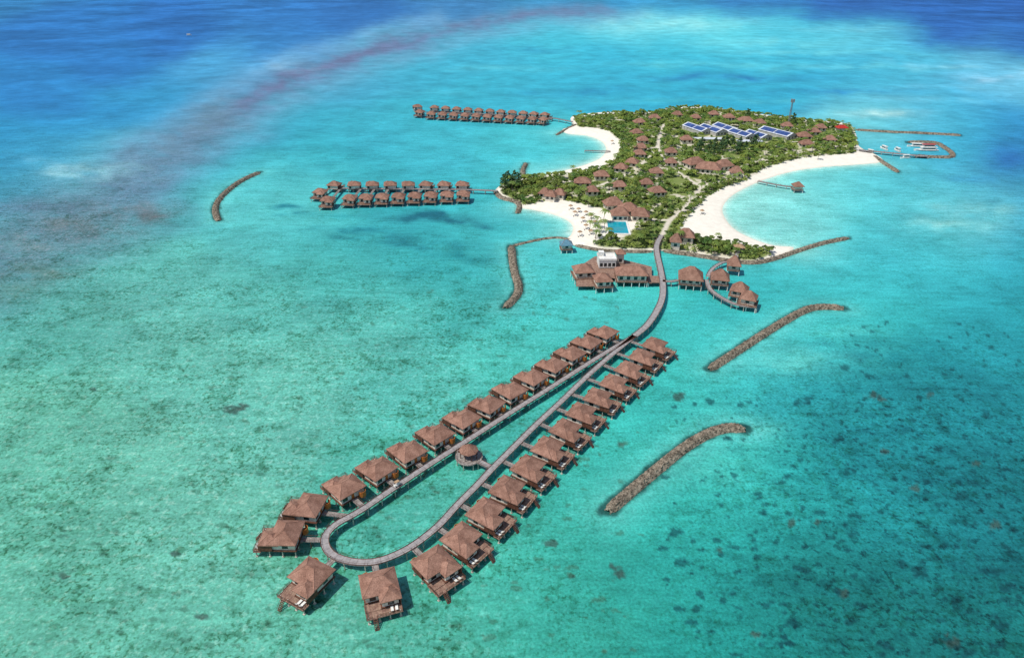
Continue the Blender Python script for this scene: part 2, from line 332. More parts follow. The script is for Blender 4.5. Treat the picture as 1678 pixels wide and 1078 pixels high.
    heads([(1008,930,12,8),(1017,939,11,7),(1017,727,9,5),(1298,857,12,8),(1340,853,8,6),(1432,648,13,6),(1445,655,9,4),(1560,1052,16,13),(1552,1040,9,6),(1383,970,9,8),(905,890,13,6),(103,942,13,6),(155,637,9,5),(385,672,22,7),(400,665,10,5),(290,907,10,5),(1500,800,9,7),(1110,650,14,8),(1630,860,10,8),(1525,648,8,5),(940,943,7,5),(330,1010,10,5),(1450,740,10,5),(1600,760,9,6),(1240,1040,10,7),(1180,900,9,6)],'3d5248')
    rr=np.random.RandomState(5); hl=[]
    for _ in range(520):
        a=1080+rr.rand()**.7*590; b=520+rr.rand()*555
        if b<640 and a<1380: continue
        z_=(b+80)/1000; s_=rr.uniform(2.5,5.5)*z_*(1+ .9*(rr.rand()<.15)); hl.append((a,b,s_*rr.uniform(1,2),s_*rr.uniform(.55,1)))
    heads(hl,'0a4c50',.75)
    hl=[]
    for _ in range(380):
        a=rr.rand()*1050; b=470+rr.rand()*600; s_=rr.uniform(2.5,6)*(b+80)/1000; hl.append((a,b,s_*rr.uniform(1,2.2),s_*rr.uniform(.5,.8)))
    heads(hl,'3c7259',.6)
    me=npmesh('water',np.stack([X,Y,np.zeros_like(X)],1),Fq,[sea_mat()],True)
    def attr(n,c):
        at=me.color_attributes.new(n,'FLOAT_COLOR','POINT'); at.data.foreach_set('color',np.concatenate([c,np.ones((len(c),1))],1).astype(np.float32).ravel())
    attr('sea_color',C)
    reefl=np.exp(-((px0-110)/200)**2-((py0-370)/80)**2)
    mott=np.clip(0.38+0.7*left+0.35*right+0.65*reefl,0,1.05)*np.clip((py0-60)/200,0.06,1)
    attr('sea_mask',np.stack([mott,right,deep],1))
    return obj('water',me,kind='structure',label='turquoise lagoon over sand and coral, deepening to blue')
def sea_mat():
    m,t,N,L=nt('lagoon_water')
    at=N.new('ShaderNodeVertexColor'); at.layer_name='sea_color'
    mk=N.new('ShaderNodeVertexColor'); mk.layer_name='sea_mask'
    sp=N.new('ShaderNodeSeparateColor'); L.new(mk.outputs[0],sp.inputs[0]); MK=sp.outputs[0]
    geo=N.new('ShaderNodeNewGeometry'); pos=geo.outputs['Position']
    c=at.outputs[0]
    def M(a,b): return math_(N,L,'MULTIPLY',a,b)
    f=mrange(N,L,noise(N,L,pos,0.03,5,0.6),0.3,0.7,0.80,1.18); c=mixc(N,L,'MULTIPLY',1.0,c,f)
    patch=mrange(N,L,noise(N,L,pos,0.05,4,0.6),0.40,0.58,0.35,1.0)
    def layer(scale,det,lo,hi,amt,mul,mask,rg=.6):
        nonlocal c
        f=mrange(N,L,noise(N,L,pos,scale,det,rg),lo,hi,0,1); f=M(f,M(mask,amt)); f=M(f,patch)
        c=mixc(N,L,'MIX',f,c,mixc(N,L,'MULTIPLY',1.0,c,mul))
    layer(0.10,6,0.50,0.62,0.8,(0.68,0.76,0.72),MK)
    layer(0.30,6,0.52,0.60,0.9,(0.52,0.62,0.52),MK)
    layer(0.85,4,0.53,0.60,1.0,(0.42,0.52,0.40),MK)
    n3=noise(N,L,pos,0.5,5,0.65); f=mrange(N,L,n3,0.38,0.46,1,0)
    c=mixc(N,L,'MIX',M(f,M(MK,0.75)),c,mixc(N,L,'MULTIPLY',1.0,c,(2.1,1.24,1.30)))
    n6=noise(N,L,pos,0.16,7,0.68); f=mrange(N,L,n6,0.52,0.60,0,1)
    c=mixc(N,L,'MIX',M(f,M(sp.outputs[1],0.75)),c,mixc(N,L,'MULTIPLY',1.0,c,(0.45,0.62,0.64)))
    n7=noise(N,L,pos,0.45,5,0.62); f=mrange(N,L,n7,0.57,0.61,0,1)
    c=mixc(N,L,'MIX',M(f,M(sp.outputs[1],0.8)),c,mixc(N,L,'MULTIPLY',1.0,c,(0.4,0.4,0.42)))
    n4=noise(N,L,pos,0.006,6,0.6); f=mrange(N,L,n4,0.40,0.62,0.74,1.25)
    c=mixc(N,L,'MIX',sp.outputs[2],c,mixc(N,L,'MULTIPLY',1.0,c,f))  # dark streaks on open water: cloud shadow and wind, painted into the colour
    mp=N.new('ShaderNodeMapping'); mp.inputs['Scale'].default_value=(0.06,0.35,1); mp.inputs['Rotation'].default_value=(0,0,0.35); L.new(pos,mp.inputs['Vector'])
    f=mrange(N,L,noise(N,L,mp.outputs[0],1.0,6,0.68),0.3,0.7,0.82,1.18); c=mixc(N,L,'MULTIPLY',1.0,c,f)  # stretched ripples, caustic-like light and dark painted into the water colour
    n5=noise(N,L,pos,1.3,3,0.65); f=mrange(N,L,n5,0.3,0.7,0.74,1.26); c=mixc(N,L,'MULTIPLY',1.0,c,f)  # fine caustic light net painted into the water colour
    hs=N.new('ShaderNodeHueSaturation'); hs.inputs['Saturation'].default_value=0.95; hs.inputs['Value'].default_value=0.88; L.new(c,hs.inputs['Color']); c=hs.outputs[0]
    bp=N.new('ShaderNodeBump'); bp.inputs['Strength'].default_value=0.35; bp.inputs['Distance'].default_value=0.25
    L.new(noise(N,L,pos,0.9,4,0.6),bp.inputs['Height'])
    df=N.new('ShaderNodeBsdfDiffuse'); L.new(c,df.inputs['Color'])
    gl=N.new('ShaderNodeBsdfGlossy'); gl.inputs['Roughness'].default_value=0.22; L.new(bp.outputs[0],gl.inputs['Normal'])
    fr=N.new('ShaderNodeFresnel'); fr.inputs['IOR'].default_value=1.33; L.new(bp.outputs[0],fr.inputs['Normal'])
    fm=N.new('ShaderNodeMath'); fm.operation='MINIMUM'; L.new(fr.outputs[0],fm.inputs[0]); fm.inputs[1].default_value=0.06
    mx=N.new('ShaderNodeMixShader'); L.new(fm.outputs[0],mx.inputs[0]); L.new(df.outputs[0],mx.inputs[1]); L.new(gl.outputs[0],mx.inputs[2])
    o=N.new('ShaderNodeOutputMaterial'); L.new(mx.outputs[0],o.inputs[0]); return m
sea()
# ------------------------------------------------------------ island ground
PATHS=[catmull(GL(p,1),4) for p in ([(1076,405),(1086,385),(1098,362),(1120,345),(1150,308),(1195,295),(1240,285)],[(1150,308),(1120,290),(1092,268),(1078,240),(1088,205)],[(1098,362),(1060,358),(1000,320),(960,300),(900,300)],[(1092,268),(1140,285),(1190,284),(1250,262),(1330,245),(1385,240)],[(1078,240),(1060,262),(1030,285),(985,305)])]
def ground_mat():
    m,t,N,L=nt('sand_and_soil')
    at=N.new('ShaderNodeVertexColor'); at.layer_name='land_color'
    geo=N.new('ShaderNodeNewGeometry')
    f=mrange(N,L,noise(N,L,geo.outputs['Position'],0.25,8,0.75),0.3,0.7,0.86,1.08); c=mixc(N,L,'MULTIPLY',1.0,at.outputs[0],f)
    b=N.new('ShaderNodeBsdfPrincipled'); b.inputs['Roughness'].default_value=0.95; b.inputs['Specular IOR Level'].default_value=0.1; L.new(c,b.inputs['Base Color'])
    o=N.new('ShaderNodeOutputMaterial'); L.new(b.outputs[0],o.inputs[0]); return m
def ground():
    x0,x1=LANDw[:,0].min()-6,LANDw[:,0].max()+6; y0,y1=LANDw[:,1].min()-6,LANDw[:,1].max()+6
    xs=np.arange(x0,x1,1.1); ys=np.arange(y0,y1,1.3)
    Xg,Yg=np.meshgrid(xs,ys); X=Xg.ravel();Y=Yg.ravel()
    d=dist_poly(X,Y,LANDw,True); d=np.where(inside(X,Y,LANDw),d,-d)
    Z=np.where(d>0,1.7*(1-np.exp(-d/9)),d*0.25)+np.where(d>1,(fbm(X/5,Y/5,2)-.5)*.35,0)
    dv=dist_poly(X,Y,VEGw,True); dv=np.where(inside(X,Y,VEGw),dv,-dv)+(fbm(X/5,Y/5,11)-.5)*4
    n=fbm(X/10,Y/10,21)[:,None]
    sand=np.array((0.78,0.725,0.62))*np.ones((len(X),1)); soil=np.array((0.14,0.20,0.05))*(1-n)+np.array((0.26,0.28,0.10))*n
    soil=np.where(n>0.58,np.array((0.52,0.48,0.36)),soil)
    wv=np.clip(dv/2,0,1)[:,None]; C=sand*(1-wv)+soil*wv
    for P in PATHS:
        dp=dist_poly(X,Y,P); w=(np.clip(1.9-dp,0,1))[:,None]; C=C*(1-w)+np.array((0.62,0.56,0.46))*w
    ww=np.clip(1-(d-0.3)/1.6,0,1)[:,None]*0.45; C=C*(1-ww)+np.array((0.50,0.47,0.36))*ww
    nx=len(xs);ny=len(ys); i=np.arange(ny-1)[:,None];j=np.arange(nx-1)[None,:]
    Fq=np.stack([i*nx+j,i*nx+j+1,(i+1)*nx+j+1,(i+1)*nx+j],-1).reshape(-1,4)
    keep=(Z[Fq].max(1)>-0.7); Fq=Fq[keep]
    used=np.unique(Fq); mp=np.zeros(len(X),int); mp[used]=np.arange(len(used))
    me=npmesh('ground',np.stack([X,Y,Z],1)[used],mp[Fq],[ground_mat()],True)
    at=me.color_attributes.new('land_color','FLOAT_COLOR','POINT'); at.data.foreach_set('color',np.concatenate([C[used],np.ones((len(used),1))],1).astype(np.float32).ravel())
    obj('ground',me,kind='structure',label='white coral sand island with soil under the trees')
ground()
# ------------------------------------------------------------ breakwaters
def ico():
    t=(1+5**.5)/2
    v=np.array([(-1,t,0),(1,t,0),(-1,-t,0),(1,-t,0),(0,-1,t),(0,1,t),(0,-1,-t),(0,1,-t),(t,0,-1),(t,0,1),(-t,0,-1),(-t,0,1)],float); v/=np.linalg.norm(v[0])
    f=np.array([(0,11,5),(0,5,1),(0,1,7),(0,7,10),(0,10,11),(1,5,9),(5,11,4),(11,10,2),(10,7,6),(7,1,8),(3,9,4),(3,4,2),(3,2,6),(3,6,8),(3,8,9),(4,9,5),(2,4,11),(6,2,10),(8,6,7),(9,8,1)])
    return v,f
IV,IF=ico()
for pts,w,h,lab in BREAK:
    P=resample(catmull(GL(pts,0.5),5),0.55); T=np.gradient(P,axis=0); T/=np.linalg.norm(T,axis=1)[:,None]; Nn=np.stack([-T[:,1],T[:,0]],1)
    V=[];Fc=[]; o=0
    for i in range(len(P)):
        e=min(1,0.55+0.1*min(i,len(P)-1-i))
        k=max(4,int(w*2.1))
        for _ in range(k):
            s=random.uniform(-1,1); z=min(1.0,(1-abs(s))*1.8)*h*e-0.3+random.uniform(-.05,.05)
            r=random.uniform(.24,.40)
            c=np.array([*(P[i]+Nn[i]*s*e*(w*0.5-.2)+T[i]*random.uniform(-.4,.4)),z])
            q=np.linalg.qr(np.random.randn(3,3))[0]
            vv=(IV*np.array([1,random.uniform(.7,1),random.uniform(.6,.9)])*(1+0.15*np.random.randn(12,1)))@q*r+c
            V.append(vv);Fc.append(IF+o);o+=12
    n0=o; rows=[]
    for i in range(len(P)):
        e=min(1,0.55+0.1*min(i,len(P)-1-i))
        for s,z in ((-.5,-.4),(-.22,h*.85*e),(.22,h*.85*e),(.5,-.4)): rows.append([*(P[i]+Nn[i]*s*w*e),z])
    V.append(np.array(rows)); tri=[]
    for i in range(len(P)-1):
        for k in range(3):
            a=n0+i*4+k; tri+= [(a,a+1,a+5),(a,a+5,a+4)]
    Fc.append(np.array(tri))
    me=npmesh('rock_breakwater',np.concatenate(V),np.concatenate(Fc),[M_ROCK])
    obj('rock_breakwater',me,label=lab,cat='breakwater',group='rock breakwaters around the island')
# ------------------------------------------------------------ jetties
def trestle_mesh(w,z):
    b=MB()
    for s in (-1,1): b.bar((0,s*(w/2-.25),-0.6),(0,s*(w/2-.25),z-.25),0.16,0,6)
    b.box(-.13,.13,-w/2,w/2,z-.42,z-.22); return b.mesh('trestle',[M_CONC])
def jetty(pts,w,z,lab,name='wooden_jetty',step=5.0,rail=True,raw=False,cat='jetty'):
    P0=catmull(pts if raw else GL(pts,z),5); P=resample(P0,1.5)
    T=np.gradient(P,axis=0); T/=np.linalg.norm(T,axis=1)[:,None]; Nn=np.stack([-T[:,1],T[:,0]],1)
    root=obj(name,None,(P[0][0],P[0][1],0),label=lab,cat=cat); off=P[0]
    Q=P-off; n=len(Q); V=[];Fq=[];U=[]
    for i in range(n):
        for s,zz in ((-.5,z-.2),(-.5,z),(.5,z),(.5,z-.2)): V.append((*(Q[i]+Nn[i]*s*w),zz)); U.append((i*1.5,s))
    for i in range(n-1):
        for k in range(4):
            a=i*4+k;b=i*4+(k+1)%4; Fq.append((a,b,b+4,a+4))
    Fq=[f[::-1] for f in Fq]
    me=bpy.data.meshes.new('deck'); me.from_pydata(V,[],Fq+[(0,1,2,3),(4*n-1,4*n-2,4*n-3,4*n-4)]); me.materials.append(M_JET)
    uv=me.uv_layers.new(name='UVMap')
    for l in me.loops: uv.data[l.index].uv=U[l.vertex_index]
    me.update(); obj('deck',me,parent=root)
    if rail:
        for s in (-1,1):
            b=MB()
            for i in range(n-1):
                a=Q[i]+Nn[i]*s*(w/2-.06);c=Q[i+1]+Nn[i+1]*s*(w/2-.06)
                b.bar((*a,z+.8),(*c,z+.8),.035); b.bar((*a,z+.08),(*c,z+.08),.09)
                if i%2==0: b.bar((*a,z),(*a,z+.8),.045)
            obj('railing',b.mesh('railing',[M_WOODB]),parent=root)
    me=trestle_mesh(w,z); R=resample(P,step); T2=np.gradient(R,axis=0)
    for i in range(len(R)): obj('trestle',me,(R[i][0]-off[0],R[i][1]-off[1],0),math.atan2(T2[i][1],T2[i][0]),parent=root)
    return P
ZD=2.6
JL=jetty([(1040,550),(1000,573),(950,604),(900,636),(850,667),(800,699),(750,731),(700,763),(650,796),(600,830),(575,845)],2.25,ZD,'straight grey plank jetty serving the row of water villas')
JA=jetty([(575,845),(553,857),(538,870),(532,884),(536,900),(551,912),(580,920),(612,920),(640,912),(667,899),(690,884)],2.25,ZD,'curved grey plank jetty closing the loop at its end')
JR=jetty([(690,884),(720,859),(750,826),(780,796),(806,768),(840,734),(880,694),(920,657),(960,618),(1000,583),(1040,550)],2.25,ZD,'grey plank jetty with villas on its outer side')
JM=jetty([(1040,550),(1060,533),(1076,510),(1085,488),(1086,465),(1082,440),(1077,418),(1076,402),(1084,385)],2.9,ZD,'main grey plank jetty curving from the island to the villas')
LOOP=np.concatenate([JL,JA,JR])
JW=jetty([(540,308),(600,309),(700,310),(770,311),(815,313)],2.4,ZD,'grey jetty between two rows of water villas',step=8)
JN=jetty([(690,184),(760,186),(840,189),(900,193),(938,200)],2.4,ZD,'long grey jetty to the distant water villas',step=8)
jetty([(1086,460),(1100,461),(1112,459)],2.2,ZD,'short walkway between jetty and spa pavilion')
jetty([(1157,458),(1164,474),(1183,488),(1208,499),(1240,503)],2.2,ZD,'curved timber walkway below the spa villas')
jetty([(1160,452),(1168,440),(1184,430),(1203,427),(1208,415)],2.0,ZD,'curved walkway from the spa to the shore')
jetty([(1242,297),(1262,301),(1285,305),(1306,307)],2.0,1.8,'narrow jetty from the beach to a small pavilion',step=6)
jetty([(1408,246),(1450,250),(1500,255),(1520,256)],3.6,1.8,'harbour pier with a grey deck',step=8)
jetty([(1000,248),(985,248),(958,247)],2.0,1.4,'tiny timber jetty off the white beach',step=6)
# ------------------------------------------------------------ water villa
M_JET2=mat('grey_timber','9a928b','7c746f',1,0.85,fine=3)
def villa_parts():
    P=[]
    b=MB(); b.hip(0,-0.8,5.15,10.8,9.2,2.3); b.hip(-2.3,3.4,4.95,6.3,6.4,1.6); P.append(('roof',b.mesh('roof',[M_ROOF,M_RIDGE]),(0,0,0),0))
    b=MB(); b.box(-4.5,4.5,-4.6,2.9,2.6,5.0); b.box(-4.5,0.2,2.9,5.7,2.6,4.75); P.append(('wall',b.mesh('wall',[M_WALL]),(0,0,0),0))
    b=MB(); b.box(-5.0,5.0,-5.1,3.2,2.3,2.6); b.box(-5.0,0.6,3.2,6.1,2.3,2.597); P.append(('platform',b.mesh('platform',[M_WOODB]),(0,0,0),0))
    b=MB(); b.box(0.6,5.2,3.2,6.1,2.05,2.35)
    for i in range(13): b.box(-5.2+i*.8,-5.2+i*.8+.76,6.1,8.6,2.0,2.2)
    for i in range(6): b.box(0.65+i*.76,0.65+i*.76+.72,3.25,6.05,2.35,2.4)
    P.append(('deck',b.mesh('deck',[M_DECK]),(0,0,0),0))
    b=MB()
    def rl(x0,y0,x1,y1,z=2.2):
        n=max(2,int(math.hypot(x1-x0,y1-y0)/1.1)+1)
        for i in range(n):
            t=i/(n-1); x=x0+(x1-x0)*t;y=y0+(y1-y0)*t; b.bar((x,y,z),(x,y,z+1),.05)
        for zz in (.4,.7,1.0): b.bar((x0,y0,z+zz),(x1,y1,z+zz),.045)
    rl(-5.15,8.5,2.0,8.5); rl(3.4,8.5,5.15,8.5); rl(5.1,3.4,5.1,8.5); rl(-5.1,6.2,-5.1,8.5)
    P.append(('railing',b.mesh('railing',[M_WOODB]),(0,0,0),0))
    b=MB(); b.box(-.06,.06,-2.2,2.2,0,1.9); m=b.mesh('privacy_screen',[M_WOODB]); P.append(('privacy_screen',m,(-5.05,4.6,2.6),0)); P.append(('privacy_screen',m,(5.12,-1.6,2.6),0))
    b=MB()
    for i in range(8):
        a0=math.pi*(1+i/8);a1=math.pi*(1+(i+1)/8); p=[(1.35*math.cos(a),1.35*math.sin(a)) for a in (a0,a1)]; q=[(1.22*math.cos(a),1.22*math.sin(a)) for a in (a0,a1)]
        b.add([(*p[0],0),(*p[1],0),(*p[1],2.0),(*p[0],2.0),(*q[0],0),(*q[1],0),(*q[1],2.0),(*q[0],2.0)],[(0,1,2,3),(5,4,7,6),(3,2,6,7)])
    P.append(('shower_screen',b.mesh('shower_screen',[M_WOODO]),(3.3,-5.2,2.3),0))
    b=MB()
    for i in range(7): b.box(-.6,.6,i*.32,i*.32+.28,2.0-i*.32,2.08-i*.32)
    b.bar((-.6,0,2.9),(-.6,2.3,.7),.05); b.bar((.6,0,2.9),(.6,2.3,.7),.05); b.bar((-.6,0,2),(-.6,2.3,-.3),.08); b.bar((.6,0,2),(.6,2.3,-.3),.08)
    P.append(('stair',b.mesh('stair',[M_WOODB]),(2.7,8.6,0),0))
    b=MB(); b.box(-.9,.9,-.04,.04,0,1.5); wm=b.mesh('window',[M_GLASS])
    for x,y,z,r in ((-3,-4.63,3.1,0),(4.53,-2.6,3.2,math.pi/2),(4.53,.8,3.0,math.pi/2),(-4.53,-1.5,3.1,math.pi/2),(2.5,2.93,2.9,0),(-2.3,5.73,2.9,0),(.23,4.3,2.9,math.pi/2)): P.append(('window',wm,(x,y,z),r))
    b=MB(); b.box(-.55,.55,-.05,.05,0,2.1); P.append(('door',b.mesh('door',[M_WOODO]),(0,-4.64,2.6),0))
    b=MB(); b.box(-.07,.07,-1.1,1.1,0,2.0); P.append(('timber_panel',b.mesh('timber_panel',[M_WOODO]),(4.56,-.9,2.7),0))
    b=MB(); b.bar((0,0,-.6),(0,0,2.3),.2,0,6); b.box(-.36,.36,-.36,.36,-.3,.18); sm=b.mesh('stilt',[M_CONC])
    for x in (-4.5,-1.5,1.5,4.5):
        for y in (-4.5,-.4,3.7,7.9): P.append(('stilt',sm,(x,y,0),0))
    return P
VP=villa_parts()
lm=MB(); lm.box(-.33,.33,-.9,.5,.25,.36); lm.add([(-.33,.5,.25),(.33,.5,.25),(.33,1.0,.7),(-.33,1.0,.7),(-.33,.5,.36),(.33,.5,.36),(.33,.95,.8),(-.33,.95,.8)],[(0,3,2,1),(4,5,6,7),(0,1,5,4),(1,2,6,5),(2,3,7,6),(3,0,4,7)])
for x in (-.28,.28):
    for y in (-.8,.4): lm.bar((x,y,0),(x,y,.25),.04)
LOUNGE=lm.mesh('sun_lounger',[M_WHITE])
WALKC={}
def walkway_mesh(Lg):
    k=round(Lg,1)
    if k not in WALKC:
        b=MB(); n=max(1,int(k/.5))
        for i in range(n): b.box(-1.0,1.0,-(i+1)*k/n+.04,-i*k/n,2.3,2.5)
        for s in (-.98,.98):
            b.bar((s,0,3.3),(s,-k,3.3),.045,1)
            for i in range(int(k/1.5)+1): b.bar((s,-i*1.5,2.5),(s,-i*1.5,3.3),.045,1)
            b.bar((s*.85,-k*.5,-.5),(s*.85,-k*.5,2.3),.14,1,6)
        WALKC[k]=b.mesh('walkway',[M_JET2,M_WOODB])
    return WALKC[k]
def place_villa(px,py,path,lab,grp,full=True,mirror=False,zref=6.2,rot=None,cy=0.4,sc=.83,dyaw=0):
    x,y=G(px,py,zref); d=np.hypot(path[:,0]-x,path[:,1]-y); i=int(d.argmin()); D=d[i]
    ox,oy=(x-path[i][0])/D,(y-path[i][1])/D
    a=math.atan2(oy,ox)-math.pi/2 if rot is None else rot
    x-=math.cos(a+math.pi/2)*cy; y-=math.sin(a+math.pi/2)*cy
    r=obj('water_villa',None,(x,y,0),a,label=lab,cat='water villa',group=grp,sc=(sc,sc,.94)); mx=-1 if mirror else 1
    for n,m,l,rz in VP:
        if not full and n in('door','timber_panel','shower_screen','stair'): continue
        if not full and n=='stilt' and abs(l[0])<2: continue
        o=obj(n,m,(l[0]*mx,l[1],l[2]),rz*mx,parent=r)
        if mirror and n in('roof','wall','platform','deck','railing'): o.scale=(-1,1,1)
    Lg=(D-cy-1.0)/sc-5.1
    if Lg>0.6: obj('walkway',walkway_mesh(Lg),(0,-5.1,0.1),0,parent=r)
    if full:
        for k in range(2):
            lx,ly=((-3.6+k*1.3)*mx*sc,7.1*sc); obj('sun_lounger',LOUNGE,(x+math.cos(a)*lx-math.sin(a)*ly,y+math.sin(a)*lx+math.cos(a)*ly,2.08),a+random.uniform(-.15,.15),label='white reclining sun lounger on a timber villa deck',cat='sun lounger',group='sun loungers on the villa decks')
    return r
LROW=[(989,538),(962,554),(935,572),(905,591),(871,611),(836,632),(798,655),(757,678),(713,703),(667,731),(617,759),(563,788),(500,820)]
for a,b in LROW: place_villa(a,b,JL,'brown hip-roofed water villa on pale stilts beside the straight jetty','water villas along the loop jetty')
for a,b,l in ((461,866,'brown-roofed villa on stilts at the outer bend of the jetty'),(504,937,'brown-roofed villa with timber deck at the jetty bend'),(621,953,'square brown-roofed villa on stilts below the jetty curve'),(713,917,'brown-roofed villa with wide timber deck and railing')):
    place_villa(a,b,LOOP,l,'water villas along the loop jetty',sc=.84)
RROW=[(1077,560),(1056,579),(1034,600),(1010,622),(984,645),(957,670),(931,698),(902,728),(870,760),(836,795),(800,833),(760,876)]
JRx=np.concatenate([JR,JM[:6]])
for a,b in RROW: place_villa(a,b,JR if b>575 else JRx,'brown hip-roofed water villa with an outer sun deck over shallow water','water villas along the loop jetty',mirror=True,rot=None if b>575 else math.atan2(JR[-8][1]-JR[-1][1],JR[-8][0]-JR[-1][0]))
for i in range(8): place_villa(580+ (i-1)*29.6+ (0 if i else -2),298,JW,'brown-roofed stilt villa in a double row on turquoise water','stilt villas in the double row',full=False,sc=.8)
for i in range(8): place_villa(572+i*26.7,321-i*.9,JW,'brown-roofed stilt villa in a double row on turquoise water','stilt villas in the double row',full=False,sc=.8)
for a,b in ((523,311),(536,324)): place_villa(a,b,JW,'brown-roofed stilt villa at the end of the double row','stilt villas in the double row',full=False,sc=.8)
for i in range(11): place_villa(712+i*18.2,173.5+i*1.15,JN,'small distant brown-roofed stilt villa','distant stilt villas',full=False,sc=.8)
for i in range(11): place_villa(706+i*18.4,184+i*.9,JN,'small distant brown-roofed stilt villa','distant stilt villas',full=False,sc=.8)
for a,b in ((684,172),(687,181)): place_villa(a,b,JN,'small distant brown-roofed stilt villa','distant stilt villas',full=False,sc=.8)
# ------------------------------------------------------------ generic hip-roofed houses
FOOT=[]
def house(name,px,py,w,d,rot,z0=1.4,wh=3.0,rh=3.0,lab='',cat='building',stilts=False,roofm=None,platform=0.0,zc=None,wallm=None,wins=True,group=None,over=.9,low=False):
    zr=z0+wh+rh*.45; x,y=G(px,py,zr); a=math.radians(rot)
    r=obj(name,None,(x,y,0),a,label=lab,cat=cat,group=group)
    b=MB(); b.hip(0,0,z0+wh,w+over*2,d+over*2,rh); obj('roof',b.mesh('roof',[roofm or M_ROOF,M_RIDGE]),parent=r)
    b=MB(); b.box(-w/2,w/2,-d/2,d/2,z0 if stilts else z0-1.5,z0+wh-.15); obj('wall',b.mesh('wall',[wallm or M_WALL]),parent=r)
    if wins:
        b=MB(); b.box(-.8,.8,-.05,.05,0,1.6); wm=b.mesh('window',[M_GLASS])
        for k in range(max(1,int(w/3))): obj('window',wm,((k+.5)*w/max(1,int(w/3))-w/2,-d/2-.02,z0+.8),0,parent=r)
        for k in range(max(1,int(d/4))):
            for s in (-1,1): obj('window',wm,(s*(w/2+.02),(k+.5)*d/max(1,int(d/4))-d/2,z0+.8),math.pi/2,parent=r)
    if stilts:
        p=platform; b=MB(); b.box(-w/2-p,w/2+p,-d/2-p,d/2+p,z0-.35,z0-.003); obj('platform',b.mesh('platform',[M_DECK]),parent=r)
        b=MB(); X,Yy=w/2+p-.08,d/2+p-.08
        for (xa,ya,xb,yb) in ((-X,-Yy,X,-Yy),(X,-Yy,X,Yy),(X,Yy,-X,Yy),(-X,Yy,-X,-Yy)):
            for zz in (.5,1.0): b.bar((xa,ya,z0+zz),(xb,yb,z0+zz),.05)
            n=int(math.hypot(xb-xa,yb-ya)/1.6)
            for k in range(n): b.bar((xa+(xb-xa)*k/n,ya+(yb-ya)*k/n,z0),(xa+(xb-xa)*k/n,ya+(yb-ya)*k/n,z0+1),.05)
        obj('railing',b.mesh('railing',[M_WOODB]),parent=r)
        b=MB(); b.bar((0,0,-.6),(0,0,z0-.35),.2,0,6); sm=b.mesh('stilt',[M_WHITE])
        nx=max(2,int((w+2*p)/3.2)+1); ny=max(2,int((d+2*p)/3.6)+1)
        for i in range(nx):
            for j in range(ny): obj('stilt',sm,(-X+.2+i*(2*X-.4)/(nx-1),-Yy+.2+j*(2*Yy-.4)/(ny-1),0),0,parent=r)
    else: FOOT.append((x,y,max(w,d)/2+1.0))
    return r
rest='restaurant pavilions over the water'
house('restaurant_pavilion',956,437,8,7.5,8,2.8,2.8,3.0,'brown-roofed restaurant pavilion on white stilts',stilts=True,platform=1.2,group=rest)
house('restaurant_pavilion',988,452,6.5,6.5,8,2.8,2.8,3.0,'smaller brown-roofed pavilion on white stilts',stilts=True,platform=1.0,group=rest)
house('restaurant_hall',1035,441,13.5,8,-2,2.8,3.2,3.0,'wide brown-roofed restaurant hall with white walls on stilts',stilts=True,platform=.8,group=rest)
house('restaurant_pavilion',1017,411,3.4,3.4,0,2.8,5.2,1.9,'small raised brown-roofed turret beside a white terrace',stilts=True,platform=.5,group=rest)
house('spa_pavilion',1133,445,9.2,8.4,-12,2.8,2.6,5.0,'large brown hip-roofed pavilion on white stilts',stilts=True,platform=.8,over=1.2)
house('spa_pavilion',1181,448,6.8,6.4,-14,2.8,2.5,4.2,'brown hip-roofed spa pavilion beside a curved walkway',stilts=True,platform=.7,over=1.0)
house('spa_pavilion',1204,426,4.8,4.8,-14,2.8,2.5,4.4,'small brown-roofed spa pavilion near the shore',stilts=True,platform=.6,over=1.0)
house('spa_pavilion',1213,468,6,5.6,-26,2.8,2.5,3.6,'brown-roofed spa villa with timber deck',stilts=True,platform=1.1)
house('spa_pavilion',1228,482,5.6,5.2,-26,2.8,2.5,3.3,'brown-roofed spa villa at the end of the walkway',stilts=True,platform=1.4)
house('beach_hut',928,396,5,4.6,5,2.2,2.4,2.4,'small blue-grey roofed hut on stilts by the beach',stilts=True,platform=.7,roofm=M_BLUE)
x,y=G(994,424,6); r=obj('white_terrace',None,(x,y,0),.02,label='white two-storey open roof terrace on stilts among brown roofs',cat='building')
b=MB(); b.box(-4.2,4.2,-4,4,2.8,6.6); obj('wall',b.mesh('wall',[M_WHITE]),parent=r)
b=MB(); b.box(-4.4,4.4,-4.2,4.2,6.6,6.85)
for q in ((-4.4,4.4,-4.2,-4.05),(-4.4,4.4,4.05,4.2),(-4.4,-4.25,-4.05,4.05),(4.25,4.4,-4.05,4.05)): b.box(*q,6.85,7.7)
b.box(-3.8,-1.2,1,3.8,6.85,9.0)
obj('roof_terrace',b.mesh('roof_terrace',[M_WHITE]),parent=r)
b=MB(); b.box(-.7,.7,-.05,.05,0,1.8); wm=b.mesh('window',[M_GLASS])
for k in range(4): obj('window',wm,(-3.1+k*2.05,-4.02,3.6),0,parent=r)
b=MB(); b.bar((0,0,-.6),(0,0,2.8),.25,0,6); sm=b.mesh('stilt',[M_WHITE])
for i in range(4):
    for j in range(2): obj('stilt',sm,(-3.8+i*2.53,-3.6+j*7.2,0),0,parent=r)
